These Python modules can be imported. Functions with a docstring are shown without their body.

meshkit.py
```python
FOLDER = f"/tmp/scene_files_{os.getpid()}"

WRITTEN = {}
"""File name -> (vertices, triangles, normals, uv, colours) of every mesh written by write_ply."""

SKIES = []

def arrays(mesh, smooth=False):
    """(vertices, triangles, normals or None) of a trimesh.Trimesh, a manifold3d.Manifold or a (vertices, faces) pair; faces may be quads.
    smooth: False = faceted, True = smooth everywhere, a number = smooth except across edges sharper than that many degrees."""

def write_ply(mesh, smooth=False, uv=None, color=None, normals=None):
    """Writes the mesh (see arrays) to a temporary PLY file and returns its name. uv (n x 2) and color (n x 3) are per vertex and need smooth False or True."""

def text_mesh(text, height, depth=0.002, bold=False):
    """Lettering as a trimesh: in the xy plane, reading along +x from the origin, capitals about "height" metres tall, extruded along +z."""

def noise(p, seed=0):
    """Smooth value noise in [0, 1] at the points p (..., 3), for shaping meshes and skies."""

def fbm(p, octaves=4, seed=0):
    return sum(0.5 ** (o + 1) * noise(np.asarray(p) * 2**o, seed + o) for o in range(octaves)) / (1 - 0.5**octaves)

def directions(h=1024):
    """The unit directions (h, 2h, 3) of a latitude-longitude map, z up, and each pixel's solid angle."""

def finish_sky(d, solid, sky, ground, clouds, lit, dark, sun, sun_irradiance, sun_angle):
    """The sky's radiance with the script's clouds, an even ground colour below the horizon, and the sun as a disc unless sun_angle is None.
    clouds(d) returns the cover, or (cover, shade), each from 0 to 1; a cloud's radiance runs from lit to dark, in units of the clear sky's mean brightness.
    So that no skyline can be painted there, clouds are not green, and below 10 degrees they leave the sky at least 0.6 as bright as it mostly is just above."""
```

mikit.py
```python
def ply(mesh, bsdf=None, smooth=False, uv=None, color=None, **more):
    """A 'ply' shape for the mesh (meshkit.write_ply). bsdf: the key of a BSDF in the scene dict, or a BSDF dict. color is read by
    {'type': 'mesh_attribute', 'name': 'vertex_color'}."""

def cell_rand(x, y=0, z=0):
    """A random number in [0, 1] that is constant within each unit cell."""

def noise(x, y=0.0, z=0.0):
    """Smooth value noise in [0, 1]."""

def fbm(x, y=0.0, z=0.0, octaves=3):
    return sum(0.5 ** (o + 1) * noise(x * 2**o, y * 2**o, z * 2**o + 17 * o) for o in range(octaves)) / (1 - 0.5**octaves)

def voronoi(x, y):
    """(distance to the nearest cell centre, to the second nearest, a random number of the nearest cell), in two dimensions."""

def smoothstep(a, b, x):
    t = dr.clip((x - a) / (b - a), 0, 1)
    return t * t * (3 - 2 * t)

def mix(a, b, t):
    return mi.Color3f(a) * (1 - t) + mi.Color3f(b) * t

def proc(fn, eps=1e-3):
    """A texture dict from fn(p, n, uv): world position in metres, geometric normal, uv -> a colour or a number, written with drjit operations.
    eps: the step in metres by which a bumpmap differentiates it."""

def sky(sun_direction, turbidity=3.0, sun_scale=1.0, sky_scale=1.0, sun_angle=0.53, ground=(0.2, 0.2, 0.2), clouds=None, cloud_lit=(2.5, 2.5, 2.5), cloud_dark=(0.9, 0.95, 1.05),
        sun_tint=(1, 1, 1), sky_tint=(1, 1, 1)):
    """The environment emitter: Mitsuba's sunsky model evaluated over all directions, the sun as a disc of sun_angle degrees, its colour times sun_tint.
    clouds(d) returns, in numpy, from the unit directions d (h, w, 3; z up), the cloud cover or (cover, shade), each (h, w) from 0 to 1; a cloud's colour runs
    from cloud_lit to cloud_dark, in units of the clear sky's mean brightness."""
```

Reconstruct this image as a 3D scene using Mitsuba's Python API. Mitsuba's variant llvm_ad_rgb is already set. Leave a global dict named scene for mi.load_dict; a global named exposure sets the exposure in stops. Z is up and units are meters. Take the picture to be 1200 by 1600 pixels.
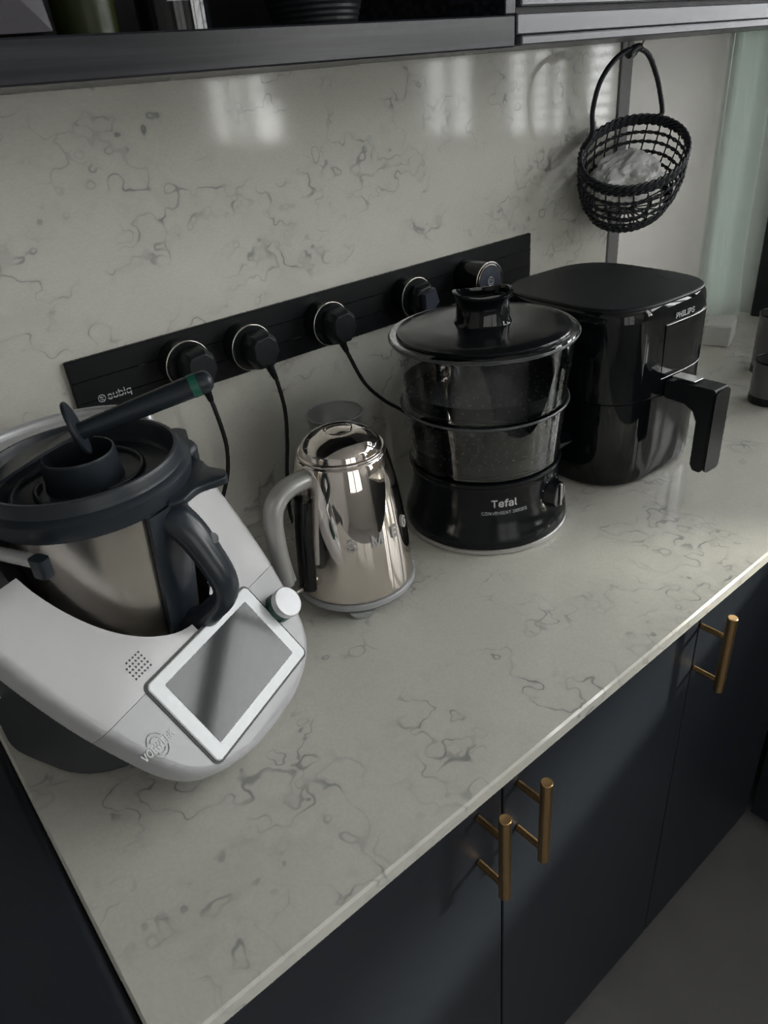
import math, random
import numpy as np, trimesh, drjit as dr, mitsuba as mi
import manifold3d as m3
from shapely.geometry import Polygon, Point
import shapely
import mikit, meshkit
from mikit import proc, noise, fbm, smoothstep, mix
random.seed(7); np.random.seed(7)
T = mi.ScalarTransform4f
scene, labels = {}, {}
PI = math.pi

# ------------------------------------------------------------------ camera, light levels, exposure
# world: x along the back wall (right), y into the wall (wall face at y = 0), z up (worktop at z = 0)
CAM = np.array([0.0, -0.961, 0.62])
yaw, pitch, roll, FPX = 0.64856457, 0.53741688, -0.09378751, 1144.93
fwd = np.array([math.sin(yaw)*math.cos(pitch), math.cos(yaw)*math.cos(pitch), -math.sin(pitch)])
_r = np.cross(fwd, [0, 0, 1]); _r /= np.linalg.norm(_r); _u = np.cross(_r, fwd)
right, up = math.cos(roll)*_r + math.sin(roll)*_u, -math.sin(roll)*_r + math.cos(roll)*_u
scene['camera'] = {'type': 'thinlens', 'fov': 2*math.degrees(math.atan(600/FPX)), 'fov_axis': 'x', 'near_clip': 0.01, 'far_clip': 50,
                   'aperture_radius': 0.0012, 'focus_distance': 1.0,
                   'to_world': T().look_at(origin=CAM.tolist(), target=(CAM+fwd).tolist(), up=up.tolist())}
exposure = 1.0
DAY1 = (5.2, 5.25, 5.25)       # daylight behind the blind of window_1
DAY2 = (8.4, 8.4, 8.1)       # daylight behind window_2
DAY3 = (4.3, 4.35, 4.3)       # daylight behind the upper band of window_1
SHEER = (0.20, 0.235, 0.215) # daylight through the pale curtain at the corner
DAY4 = (.72, .72, .70)       # daylight behind the sheer curtain of the balcony door at the far end of the room
# low hazy sun over the street: reaches the doors through the clear lower pane of the side window
SUN = np.array([.048, -.040, .0205])
scene['sky'] = mikit.sky(SUN, turbidity=4.0, sun_scale=2.6, sky_scale=0.10, sun_angle=5.0, sun_tint=(.74, 1.0, 1.55), ground=(.12, .12, .12))

# ------------------------------------------------------------------ helpers
def tm(m):
    if isinstance(m, m3.Manifold):
        a = m.to_mesh(); return trimesh.Trimesh(np.array(a.vert_properties[:, :3]), np.array(a.tri_verts), process=False)
    if isinstance(m, (list,)):
        return trimesh.util.concatenate([tm(x) for x in m])
    return m
def man(m):
    if isinstance(m, m3.Manifold): return m
    m = m.copy(); m.merge_vertices()
    return m3.Manifold(m3.Mesh(np.asarray(m.vertices, np.float32), np.asarray(m.faces, np.uint32)))
def xf(m, M):
    m = tm(m).copy(); m.apply_transform(M); return m
def mv(m, x=0, y=0, z=0, rz=0):
    M = trimesh.transformations.rotation_matrix(rz, [0, 0, 1]); M[:3, 3] = (x, y, z); return xf(m, M)
def frame(o, X, Y, Z):
    M = np.eye(4); M[:3, 0], M[:3, 1], M[:3, 2], M[:3, 3] = X, Y, Z, o; return M
def bbox(x0, x1, y0, y1, z0, z1, c=0.002):
    """box with chamfered edges"""
    c = min(c, (x1-x0)/2.01, (y1-y0)/2.01, (z1-z0)/2.01)
    P = []
    for i in (0, 1):
        for j in (0, 1):
            for k in (0, 1):
                p = np.array([(x0, x1)[i], (y0, y1)[j], (z0, z1)[k]]); s = np.array([1-2*i, 1-2*j, 1-2*k])
                for a in range(3):
                    q = p + s*c; q[a] = p[a]; P.append(q)
    return trimesh.convex.convex_hull(np.array(P))
def lathe(prof, n=72, close=False):
    """surface of revolution about z of (r, z) points"""
    prof = np.array(prof, float)
    m = trimesh.creation.revolve(prof, sections=n); m.merge_vertices(); m.update_faces(m.nondegenerate_faces()); 
    return m
def smoothprof(pts, k=6):
    """Catmull-Rom through the points"""
    P = np.array(pts, float); P = np.vstack([2*P[0]-P[1], P, 2*P[-1]-P[-2]]); out = []
    for i in range(1, len(P)-2):
        for t in np.linspace(0, 1, k, endpoint=False):
            a, b, c, d = P[i-1], P[i], P[i+1], P[i+2]
            out.append(0.5*((2*b)+(-a+c)*t+(2*a-5*b+4*c-d)*t*t+(-a+3*b-3*c+d)*t**3))
    out.append(P[-2]); return np.array(out)
def tube(path, r, n=12, flat=None, cap=True, up0=(0, 0, 1)):
    """swept round (or elliptic: flat = ratio of the second axis) tube; r a number or one per point"""
    P = np.array(path, float); N = len(P); r = np.broadcast_to(r, (N,))
    tg = np.gradient(P, axis=0); tg /= np.linalg.norm(tg, axis=1, keepdims=True)
    a = np.array(up0, float); V = []
    for i in range(N):
        a = a - tg[i]*(a@tg[i])
        if np.linalg.norm(a) < 1e-6: a = np.cross(tg[i], [1, 0.3, 0.2])
        a /= np.linalg.norm(a); b = np.cross(tg[i], a)
        ang = np.linspace(0, 2*PI, n, endpoint=False)
        V.append(P[i]+r[i]*(np.cos(ang)[:, None]*a+np.sin(ang)[:, None]*b*(flat or 1)))
    V = np.vstack(V); F = []
    for i in range(N-1):
        for j in range(n):
            k = (j+1) % n; p, q, s, t = i*n+j, i*n+k, (i+1)*n+k, (i+1)*n+j
            F += [[p, q, s], [p, s, t]]
    if cap:
        V = np.vstack([V, P[:1], P[-1:]])
        for j in range(n):
            k = (j+1) % n; F += [[N*n, k, j], [N*n+1, (N-1)*n+j, (N-1)*n+k]]
    m = trimesh.Trimesh(V, np.array(F), process=False)
    if m.volume < 0: m.invert()
    return m
def cyl(p, q, r, n=32, c=0.0):
    """cylinder from p to q with chamfered ends"""
    p, q = np.array(p, float), np.array(q, float); h = np.linalg.norm(q-p); Z = (q-p)/h
    X = np.cross(Z, [0, 0, 1] if abs(Z[2]) < .9 else [1, 0, 0]); X /= np.linalg.norm(X)
    prof = [(0, 0), (r-c, 0), (r, c), (r, h-c), (r-c, h), (0, h)] if c else [(0, 0), (r, 0), (r, h), (0, h)]
    return xf(lathe(prof, n), frame(p, X, np.cross(Z, X), Z))
def ring(R, r, z=0, n=72, k=10):
    a = np.linspace(0, 2*PI, k+1); m = lathe(np.c_[R+r*np.cos(a), z+r*np.sin(a)], n); 
    if m.volume < 0: m.invert()
    return m
def hull(pts): return trimesh.convex.convex_hull(np.array(pts, float))
def rrect(w, d, r, n=8):
    P = []
    for cx, cy, a0 in ((w/2-r, d/2-r, 0), (-w/2+r, d/2-r, 90), (-w/2+r, -d/2+r, 180), (w/2-r, -d/2+r, 270)):
        for a in np.radians(np.linspace(a0, a0+90, n)): P.append((cx+r*math.cos(a), cy+r*math.sin(a)))
    return np.array(P)
def loft(rings, cap=True):
    """rings: list of (n,3) arrays of equal length, counter-clockwise from above, bottom to top"""
    n = len(rings[0]); V = np.vstack(rings); F = []
    for i in range(len(rings)-1):
        for j in range(n):
            k = (j+1) % n; p, q, s, t = i*n+j, i*n+k, (i+1)*n+k, (i+1)*n+j
            F += [[p, q, s], [p, s, t]]
    if cap:
        b, t = len(V), len(V)+1; V = np.vstack([V, rings[0].mean(0)[None], rings[-1].mean(0)[None]]); o = (len(rings)-1)*n
        for j in range(n):
            k = (j+1) % n; F += [[b, k, j], [t, o+j, o+k]]
    return trimesh.Trimesh(V, np.array(F), process=False)
def z3(poly, z): return np.c_[poly, np.full(len(poly), z)]
def extrude(poly, h):
    p = poly if isinstance(poly, Polygon) else Polygon(poly)
    return trimesh.creation.extrude_polygon(p, h, engine='earcut')
def text(s, h, depth, bold=False, center=True):
    m = meshkit.text_mesh(s, h, depth, bold)
    if center: m.apply_translation([-(m.bounds[0, 0]+m.bounds[1, 0])/2, 0, 0])
    return m
def wrap(m, R, a0, z0, slope=0.0):
    """bend flat lettering (x reading, y up, z out) on a cone: radius R at z0, angle a0 at x = 0"""
    m = m.subdivide_to_size(0.004) if len(m.faces) < 6000 else m
    v = m.vertices; a = a0+v[:, 0]/R; r = R+slope*v[:, 1]+v[:, 2]
    return trimesh.Trimesh(np.c_[r*np.cos(a), r*np.sin(a), z0+v[:, 1]], m.faces, process=False)

def add(key, mesh, mat, smooth=40, label=None, cat=None, group=None, kind=None, **more):
    parts = key.split('__'); base = key; n = 0
    while key in scene or key in taken:
        n += 1; key = f'{base}_{n:03d}'
    scene[key] = mikit.ply(tm(mesh), mat, smooth=smooth, **more)
    tag(key, label, cat, group, kind); return key
taken = set()
def thing(name, label, cat, group=None):
    key, n = name, 0
    while key in taken or key in scene:
        n += 1; key = f'{name}_{n:03d}'
    taken.add(key); tag(key, label, cat, group); return key
def tag(key, label=None, cat=None, group=None, kind=None):
    d = {k: v for k, v in (('label', label), ('category', cat), ('group', group), ('kind', kind)) if v}
    if d: labels[key] = d
def struct(key, mesh, mat, label=None, smooth=False):
    return add(key, mesh, mat, smooth, label=label, kind='structure')

# ------------------------------------------------------------------ materials
def pr(col, rough=0.5, spec=0.5, **k):
    c = {'type': 'rgb', 'value': list(col)} if not isinstance(col, dict) else col
    return {'type': 'principled', 'base_color': c, 'roughness': rough, 'specular': spec, **k}
def mat(name, d): scene['mat_'+name] = d; return 'mat_'+name
def marble_fn(p, n, uv):
    x, y, z = p.x, p.y, p.z
    w1, w2, w3 = fbm(x*30, y*30, z*30, 3)-.5, fbm(x*30+31, y*30+7, z*30, 3)-.5, fbm(x*30, y*30+19, z*30+43, 3)-.5
    def veins(f, o, k):
        return dr.abs(noise(x*f+w1*k+o, y*f+w2*k+o*.7, z*f+w3*k+o*1.3)-.5)
    v1, v2 = veins(11., 3.1, 1.5), veins(17., 8.7, 1.7)
    soft = fbm(x*5, y*5+3, z*5, 3)
    patch = smoothstep(.42, .70, fbm(x*10+5, y*10+3, z*10+9, 2))
    patch2 = smoothstep(.46, .72, fbm(x*13+15, y*13+23, z*13+2, 2))
    ink = smoothstep(.30, .80, noise(x*60, y*60, z*60+2))
    s1 = (1-smoothstep(.006, .034, v1))*patch
    s2 = (1-smoothstep(.006, .040, v2))*patch2
    haze = dr.maximum((1-smoothstep(.0, .20, v1))*patch, (1-smoothstep(.0, .22, v2))*patch2)
    base = mix((.545, .54, .49), (.615, .61, .56), soft)*(0.965+0.07*noise(x*420, y*420, z*420))
    return mix(mix(base, (.40, .40, .39), haze*.26), (.15, .15, .155), dr.maximum(s1, s2*.8)*(.14+.52*ink))
marble = mat('marble', pr(proc(marble_fn), .09, .32))
navy = mat('navy', pr((.0165, .020, .0265), .42, .38))
def grain_fn(p, n, uv):
    g = fbm(p.x*6, p.y*160, p.z*170, 3)
    return mix((.009, .010, .0135), (.024, .025, .032), smoothstep(.3, .75, g))
shelf_wood = mat('shelf_wood', pr(proc(grain_fn), .30, .30))
cab_grey = mat('cabinet_grey', pr((.085, .088, .098), .34, .5, metallic=.15))
cab_dark = mat('cabinet_interior', pr((.004, .0045, .0055), .6, .2))
gap = mat('gap', pr((.006, .006, .008), .7))
brass = mat('brass', pr((.56, .36, .17), .30, .5, metallic=1.0))
brass_end = mat('brass_end', pr((.42, .27, .14), .42, .5, metallic=1.0))
plaster = mat('plaster', pr((.80, .795, .76), .85, .2))
roomwall = mat('roomwall', pr((.46, .455, .44), .85, .2))
def floor_fn(p, n, uv):
    return mix((.20, .20, .205), (.25, .25, .255), fbm(p.x*9, p.y*9, 0, 4))
floor_m = mat('floor', pr(proc(floor_fn), .45, .4))
alu = mat('alu', pr((.17, .17, .17), .55, .25))
track_m = mat('track', pr((.0055, .0065, .008), .40, .28))
blk = mat('black_plastic', pr((.0055, .007, .0085), .36, .28))
blk_mid = mat('black_satin', pr((.009, .0115, .0135), .42, .28))
blk_gloss = mat('black_gloss', pr((.0035, .0045, .0055), .05, .42))
blk_soft = mat('black_soft_gloss', pr((.0045, .006, .0072), .17, .24))
chrome = mat('chrome', pr((.72, .665, .62), .035, .5, metallic=1.0))
satin = mat('satin_metal', pr((.52, .51, .50), .30, .5, metallic=.8))
grey_pl = mat('grey_plastic', pr((.30, .31, .32), .35, .5))
def steel_fn(p, n, uv):
    return mix((.50, .47, .43), (.62, .58, .54), fbm(p.x*30, p.y*30, p.z*25, 3))
steel = mat('brushed_steel', pr(proc(steel_fn), .22, .5, metallic=1.0))
white_pl = mat('white_plastic', pr((.47, .47, .48), .18, .5, clearcoat=.4))
panel_pl = mat('panel_plastic', pr((.38, .385, .40), .30, .5))
under_pl = mat('under_plastic', pr((.045, .048, .052), .45, .35))
bezel_m = mat('bezel', pr((.74, .77, .79), .3, .5))
screen_m = mat('screen', pr((.020, .025, .026), .075, .36))
tm_dark = mat('slate_plastic', pr((.0165, .022, .029), .38, .38))
tm_dark2 = mat('slate_gloss', pr((.020, .026, .034), .27, .45))
green = mat('green_rubber', pr((.01, .10, .065), .4))
green_dk = mat('green_glow_plastic', pr((.01, .05, .04), .25))
silver = mat('silver', pr((.50, .51, .52), .38, .5, metallic=.45))
knob_m = mat('knob_silver', pr((.62, .63, .65), .42, .5, metallic=.2))
logo_m = mat('logo_silver', pr((.50, .51, .52), .45, .5))
print_m = mat('print_grey', pr((.42, .43, .45), .4))
hole_m = mat('hole', pr((.01, .01, .012), .6))
hole_lt = mat('perforation', pr((.17, .18, .19), .12, .6))
basket_m = mat('basket_cord', pr((.011, .013, .017), .55, .35))
bag_m = mat('bag_film', {'type': 'twosided', 'bsdf': pr((.80, .80, .79), .30, .5)})
smoke = mat('smoky_plastic', {'type': 'thindielectric', 'int_ior': 1.5, 'specular_transmittance': {'type': 'rgb', 'value': [.62, .64, .66]}})
clear = mat('clear_glass', {'type': 'thindielectric', 'int_ior': 1.5, 'specular_transmittance': {'type': 'rgb', 'value': [.80, .84, .84]}})
pane_m = mat('cabinet_pane', {'type': 'thindielectric', 'int_ior': 1.5})
curtain_m = mat('curtain', {'type': 'principledthin', 'base_color': {'type': 'rgb', 'value': [.62, .66, .635]}, 'roughness': .8, 'diff_trans': 1.0, 'spec_trans': 0.0})
slat_m = mat('slat', pr((.62, .62, .62), .5, .3))
box_m = mat('box_card', pr((.62, .62, .61), .6, .3))
canister_m = mat('canister_grey', pr((.10, .10, .105), .25, .5, metallic=.5))
jar_green = mat('jar_green', pr((.014, .019, .004), .35, .2))
bag_purple = mat('snack_bag', pr((.045, .042, .052), .25, .35))
cord_m = mat('cord', pr((.010, .011, .012), .45))
adaptor_blue = mat('charger_slate', pr((.032, .038, .055), .35))
glow1 = {'type': 'area', 'radiance': {'type': 'rgb', 'value': list(DAY1)}}
glow3 = {'type': 'area', 'radiance': {'type': 'rgb', 'value': list(DAY3)}}
glow2 = {'type': 'area', 'radiance': {'type': 'rgb', 'value': list(DAY2)}}

letter_m = mat('letter_steel', pr((.36, .355, .35), .55, .3))
lid_m = mat('lid_black', pr((.0055, .007, .008), .14, .22))
rim_m = mat('rim_smoke', pr((.06, .065, .07), .08, .6))
handle_m = mat('handle_satin', pr((.40, .40, .395), .34, .5, metallic=.45))
# ------------------------------------------------------------------ the setting
FZ = -0.86; CZ = 1.62; RX = 1.95; LX = -1.6; NY = -3.3
add('wall_back', bbox(-0.03, 1.386, 0.0, 0.02, -0.04, CZ, .001), marble, False, label='pale grey veined marble splashback slab behind the appliances', kind='structure')
wc = man(bbox(1.424, RX+.1, 0.0, 0.03, FZ, CZ, .001)) - man(bbox(1.80, 1.94, -.1, .1, .03, CZ-.1, 0))
struct('wall_back_corner', wc, plaster)
q = trimesh.Trimesh([[1.80, .028, .03], [1.94, .028, .03], [1.94, .028, CZ-.1], [1.80, .028, CZ-.1]], [[0, 1, 2], [0, 2, 3]], process=False)
scene['window_3__pane'] = mikit.ply(q, slat_m, emitter={'type': 'area', 'radiance': {'type': 'rgb', 'value': list(SHEER)}})
struct('trim_1', bbox(1.3865, 1.4235, -0.004, 0.02, 0.0, CZ, .0015), alu, 'grey metal strip closing the right edge of the marble splashback')
struct('wall_left', bbox(LX-.05, LX, NY, 0.03, FZ, CZ, 0), roomwall)
struct('wall_back_left', bbox(LX, -0.03, 0.0, 0.05, FZ, CZ, 0), roomwall)
W5 = (-1.0, .65, -.25, 1.40)
struct('wall_front', man(bbox(LX, RX, NY-.05, NY, FZ, CZ, 0)) - man(bbox(W5[0], W5[1], NY-.1, NY+.1, W5[2], W5[3], 0)), roomwall)
struct('window_4', tm([bbox(x-.03, x+.03, NY-.04, NY-.005, W5[2], W5[3], .002) for x in (W5[0]+.03, -.18, W5[1]-.03)]), 'mat_black_satin')
q = trimesh.Trimesh([[W5[0], NY-.045, W5[2]], [W5[1], NY-.045, W5[2]], [W5[1], NY-.045, W5[3]], [W5[0], NY-.045, W5[3]]], [[0, 2, 1], [0, 3, 2]], process=False)
scene['window_4__pane'] = mikit.ply(q, roomwall, emitter={'type': 'area', 'radiance': {'type': 'rgb', 'value': list(DAY4)}})
struct('floor', bbox(LX, RX+.1, NY, 0.03, FZ-.04, FZ, 0), floor_m, 'dark grey smooth floor below the navy cabinets')
struct('ceiling', bbox(LX, RX+.1, NY, 0.03, CZ, CZ+.05, 0), roomwall)
# right wall: a banded window over the side worktop and a second one farther along
W1 = (-1.20, -0.28, 0.39, 0.755); W3 = (-2.05, -0.28, 0.755, 1.45); W4 = (-2.22, -1.40, .27, .55); W2 = (-2.82, -2.20, 0.40, 1.55)
rw = man(bbox(RX, RX+.1, NY, 0.0, FZ, CZ, 0))
for y0, y1, z0, z1 in (W1, W2, W3, W4): rw = rw - man(bbox(RX-.1, RX+.2, y0, y1, z0, z1, 0))
struct('wall_right', rw, roomwall)
fr_ = []
for y0, y1 in ((-.96, -.82), (-.585, -.525), (-.42, -.37)): fr_.append(bbox(RX+.005, RX+.06, y0, y1, .39, 1.45, .002))
for y in (-1.09, -.735, -.655): fr_.append(bbox(RX+.03, RX+.06, y-.010, y+.010, .39, 1.45, .002))
fr_ += [bbox(RX+.002, RX+.06, -2.05, -.28, 1.115, 1.185, .002), bbox(RX+.03, RX+.06, -1.20, -.28, .39, .42, .002)]
struct('window_1', tm(fr_), blk_mid)
struct('window_2', tm([bbox(RX+.03, RX+.06, y-.03, y+.03, .40, 1.55, .002) for y in (-2.79, -2.58, -2.42)]), blk_mid)
def pane(key, y0, y1, z0, z1, g):
    q = trimesh.Trimesh([[RX+.065, y0, z0], [RX+.065, y1, z0], [RX+.065, y1, z1], [RX+.065, y0, z1]], [[0, 2, 1], [0, 3, 2]], process=False)
    scene[key] = mikit.ply(q, slat_m, emitter=g)
pane('window_1__pane', *W1, glow1); pane('window_1__pane_001', *W3, glow3); pane('window_2__pane', *W2, glow2)
# venetian blind
t = thing('venetian_blind', 'white venetian blind in the window over the side worktop', 'blind')
zz = .405
while zz < 1.44:
    y0 = -1.19 if zz < .76 else -2.04
    bm = bbox(-.0125, .0125, 0, -.29-y0, -.0008, .0008, 0)
    add(f'{t}__slat', xf(bm, frame((RX+.018, y0, zz), (math.cos(.3), 0, math.sin(.3)), (0, 1, 0), (-math.sin(.3), 0, math.cos(.3)))), slat_m, False)
    zz += .030
# dark window upright and pale curtain in the corner
struct('window_3', bbox(1.925, 1.949, -.125, -.080, .0, CZ-.1, .003), blk_mid, 'dark upright window post at the far right corner')
ys = np.linspace(0, 1, 90)
top = np.c_[1.775+.15*ys, -.012-.009*np.sin(ys*16)*ys-.03*ys**2]
rings = [np.c_[top[:, 0]+.004*np.sin(ys*9+z*2), top[:, 1]-.012*max(0, .12-z)/.12, np.full(90, z)] for z in np.linspace(.004, CZ-.05, 24)]
V = np.vstack(rings); F = []
for i in range(23):
    for j in range(89):
        a = i*90+j; F += [[a, a+1, a+91], [a, a+91, a+90]]
add('curtain', trimesh.Trimesh(V, F, process=False), curtain_m, True, label='pale greenish sheer curtain hanging in the far right corner', cat='curtain')

# ------------------------------------------------------------------ worktop and base cabinets
wt = man(bbox(0.0002, 1.95, -.622, -.001, -.020, 0, .0025)) + man(bbox(1.175, 1.95, -2.2, -.60, -.020, 0, .0025))
add('worktop', wt, marble, False, label='pale veined marble worktop running along the wall under the appliances', cat='worktop')
P = rrect(.44, .20, .012, 6)
ep = [(-.30, -.66), (-.0005, -.66), (-.0005, -.02), (-.30, -.02)]
def roundbox(x0, x1, y0, y1, z0, z1, r, n=6):
    pts = []
    for sx, cx in ((-1, x0+r), (1, x1-r)):
        for sy, cy in ((-1, y0+r), (1, y1-r)):
            for sz, cz in ((-1, z0+r), (1, z1-r)):
                for a in np.linspace(0, PI/2, n):
                    for b in np.linspace(0, PI/2, n):
                        pts.append((cx+sx*r*math.cos(a)*math.cos(b), cy+sy*r*math.sin(a)*math.cos(b), cz+sz*r*math.sin(b)))
    return hull(pts)
add('end_panel', roundbox(-.34, -.0006, -.70, -.012, FZ+.001, -.0015, .011), navy, 50, label='navy cabinet block closing the left end of the worktop, bottom left corner', cat='cabinet')
def handle(t, x):
    k = f'{t}__handle'
    a = [cyl((x, -.641, -.166), (x, -.641, -.034), .0068, 28, .0008)]
    k = add(k, a[0], brass, 40, label='brushed brass bar handle')
    for z in (-.072, -.15): add(f'{k}__post', cyl((x+.001, -.6015, z), (x+.001, -.637, z), .0042, 20), brass, 40)
def base_cab(x0, x1, doors, label):
    t = thing('base_cabinet', label, 'cabinet')
    add(f'{t}__carcass', bbox(x0+.001, x1-.001, -.578, -.012, -.80, -.022, .001), gap, False)
    add(f'{t}__plinth', bbox(x0+.001, x1-.001, -.54, -.50, FZ+.001, -.801, .001), navy, False)
    for a, b, hx in doors:
        add(f'{t}__door', bbox(a+.0015, b-.0015, -.60, -.580, -.822, -.024, .0012), navy, False)
        handle(t, hx)
    return t
base_cab(0.002, 0.801, [(.002, .401, .359), (.401, .801, .424)], 'navy base cabinet with a pair of doors meeting at two brass handles')
base_cab(0.801, 1.184, [(.801, 1.184, .804)], 'navy base cabinet with a single brass handle, towards the right corner')
t = thing('base_cabinet', 'navy return base cabinet at the right edge, standing at a right angle', 'cabinet')
add(f'{t}__carcass', bbox(1.212, 1.94, -2.2, -.606, -.80, -.022, .001), gap, False)
add(f'{t}__plinth', bbox(1.235, 1.90, -2.2, -.606, FZ+.001, -.801, .001), navy, False)
for i in range(3): add(f'{t}__door', bbox(1.190, 1.210, -1.13-.53*i, -.606-.53*i, -.822, -.024, .0012), navy, False)

# ------------------------------------------------------------------ shelf and wall cabinet
t = thing('wall_shelf', 'dark wood grained open wall shelf above the splashback', 'shelf')
add(f'{t}__board', bbox(-.6, .716, -.33, -.002, .633, .6625, .0015), shelf_wood, False)
add(f'{t}__side_panel', bbox(.700, .7165, -.33, -.002, .663, 1.35, .001), shelf_wood, False)
add(f'{t}__back_panel', bbox(-.6, .699, -.012, -.002, .663, 1.35, .001), cab_dark, False)
t = thing('wall_cabinet', 'grey glass-door wall cabinet to the right of the open shelf', 'cabinet')
add(f'{t}__carcass', man(bbox(.718, 1.92, -.31, -.006, .634, 1.35, .001)) - man(bbox(.735, 1.90, -.4, -.02, .672, 1.33, 0)), cab_grey, False)
add(f'{t}__bottom_rail', bbox(.718, 1.92, -.331, -.3105, .6440, .6632, .0012), cab_grey, False)
add(f'{t}__light_strip', bbox(.722, 1.92, -.334, -.3105, .634, .6430, .0015), cab_grey, False, label='narrow under-cabinet strip')
df = man(bbox(.722, 1.30, -.333, -.3135, .6695, 1.34, .0015)) - man(bbox(.737, 1.285, -.5, -.2, .6830, 1.325, 0))
add(f'{t}__gasket', bbox(.720, 1.92, -.327, -.3105, .6635, .6692, 0), gap, False)
k = add(f'{t}__door', df, cab_grey, False, label='grey framed glass door')
add(f'{k}__pane', bbox(.736, 1.286, -.322, -.3195, .6825, 1.326, 0), pane_m, False)
for x in np.linspace(.745, 1.277, 9)[1:-1]: add(f'{k}__muntin', bbox(x-.0028, x+.0028, -.326, -.3225, .6832, 1.3248, .0005), blk_mid, False)
ORD = ['first', 'second', 'third', 'fourth', 'fifth', 'sixth', 'seventh', 'eighth']
# pale storage tins behind the glass
for i in range(8):
    x = .772+.066*i
    k = add('storage_tin', bbox(x-.030, x+.030, -.30, -.24, .6735, .82, .004), box_m, False, label=f'{ORD[i]} pale tin from the left behind the glass cabinet door', cat='tin', group='tins behind the glass door')

# shelf goods
k = thing('snack_bag', 'dull purple grey packet at the left end of the wall shelf', 'packet')
add(f'{k}__pouch', hull([(.10+.01*math.sin(i), -.315+j*.06, z) for i in range(2) for j in (0, 1) for z in (.664, .80)]+[(.228, -.315, .666), (.228, -.255, .666), (.220, -.29, .82), (.12, -.28, .83)]), bag_purple, False)
k = thing('glass_jar', 'olive green jar with a dark lid on the wall shelf', 'jar')
add(f'{k}__body', mv(lathe(smoothprof([(0, .664), (.021, .664), (.0235, .668), (.0238, .700), (.021, .715), (.016, .722), (0, .722)])), .266, -.285), jar_green)
add(f'{k}__lid', mv(lathe([(0, .7225), (.018, .7225), (.019, .726), (.019, .742), (.017, .744), (0, .744)]), .266, -.285), blk)
k = thing('dark_bottle', 'black bottle with a white printed label on the wall shelf', 'bottle')
bx, by = .342, -.285
add(f'{k}__body', mv(lathe(smoothprof([(0, .664), (.028, .664), (.030, .668), (.030, .76), (.026, .80), (.013, .83), (.013, .87), (0, .87)])), bx, by), blk_gloss)
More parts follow.
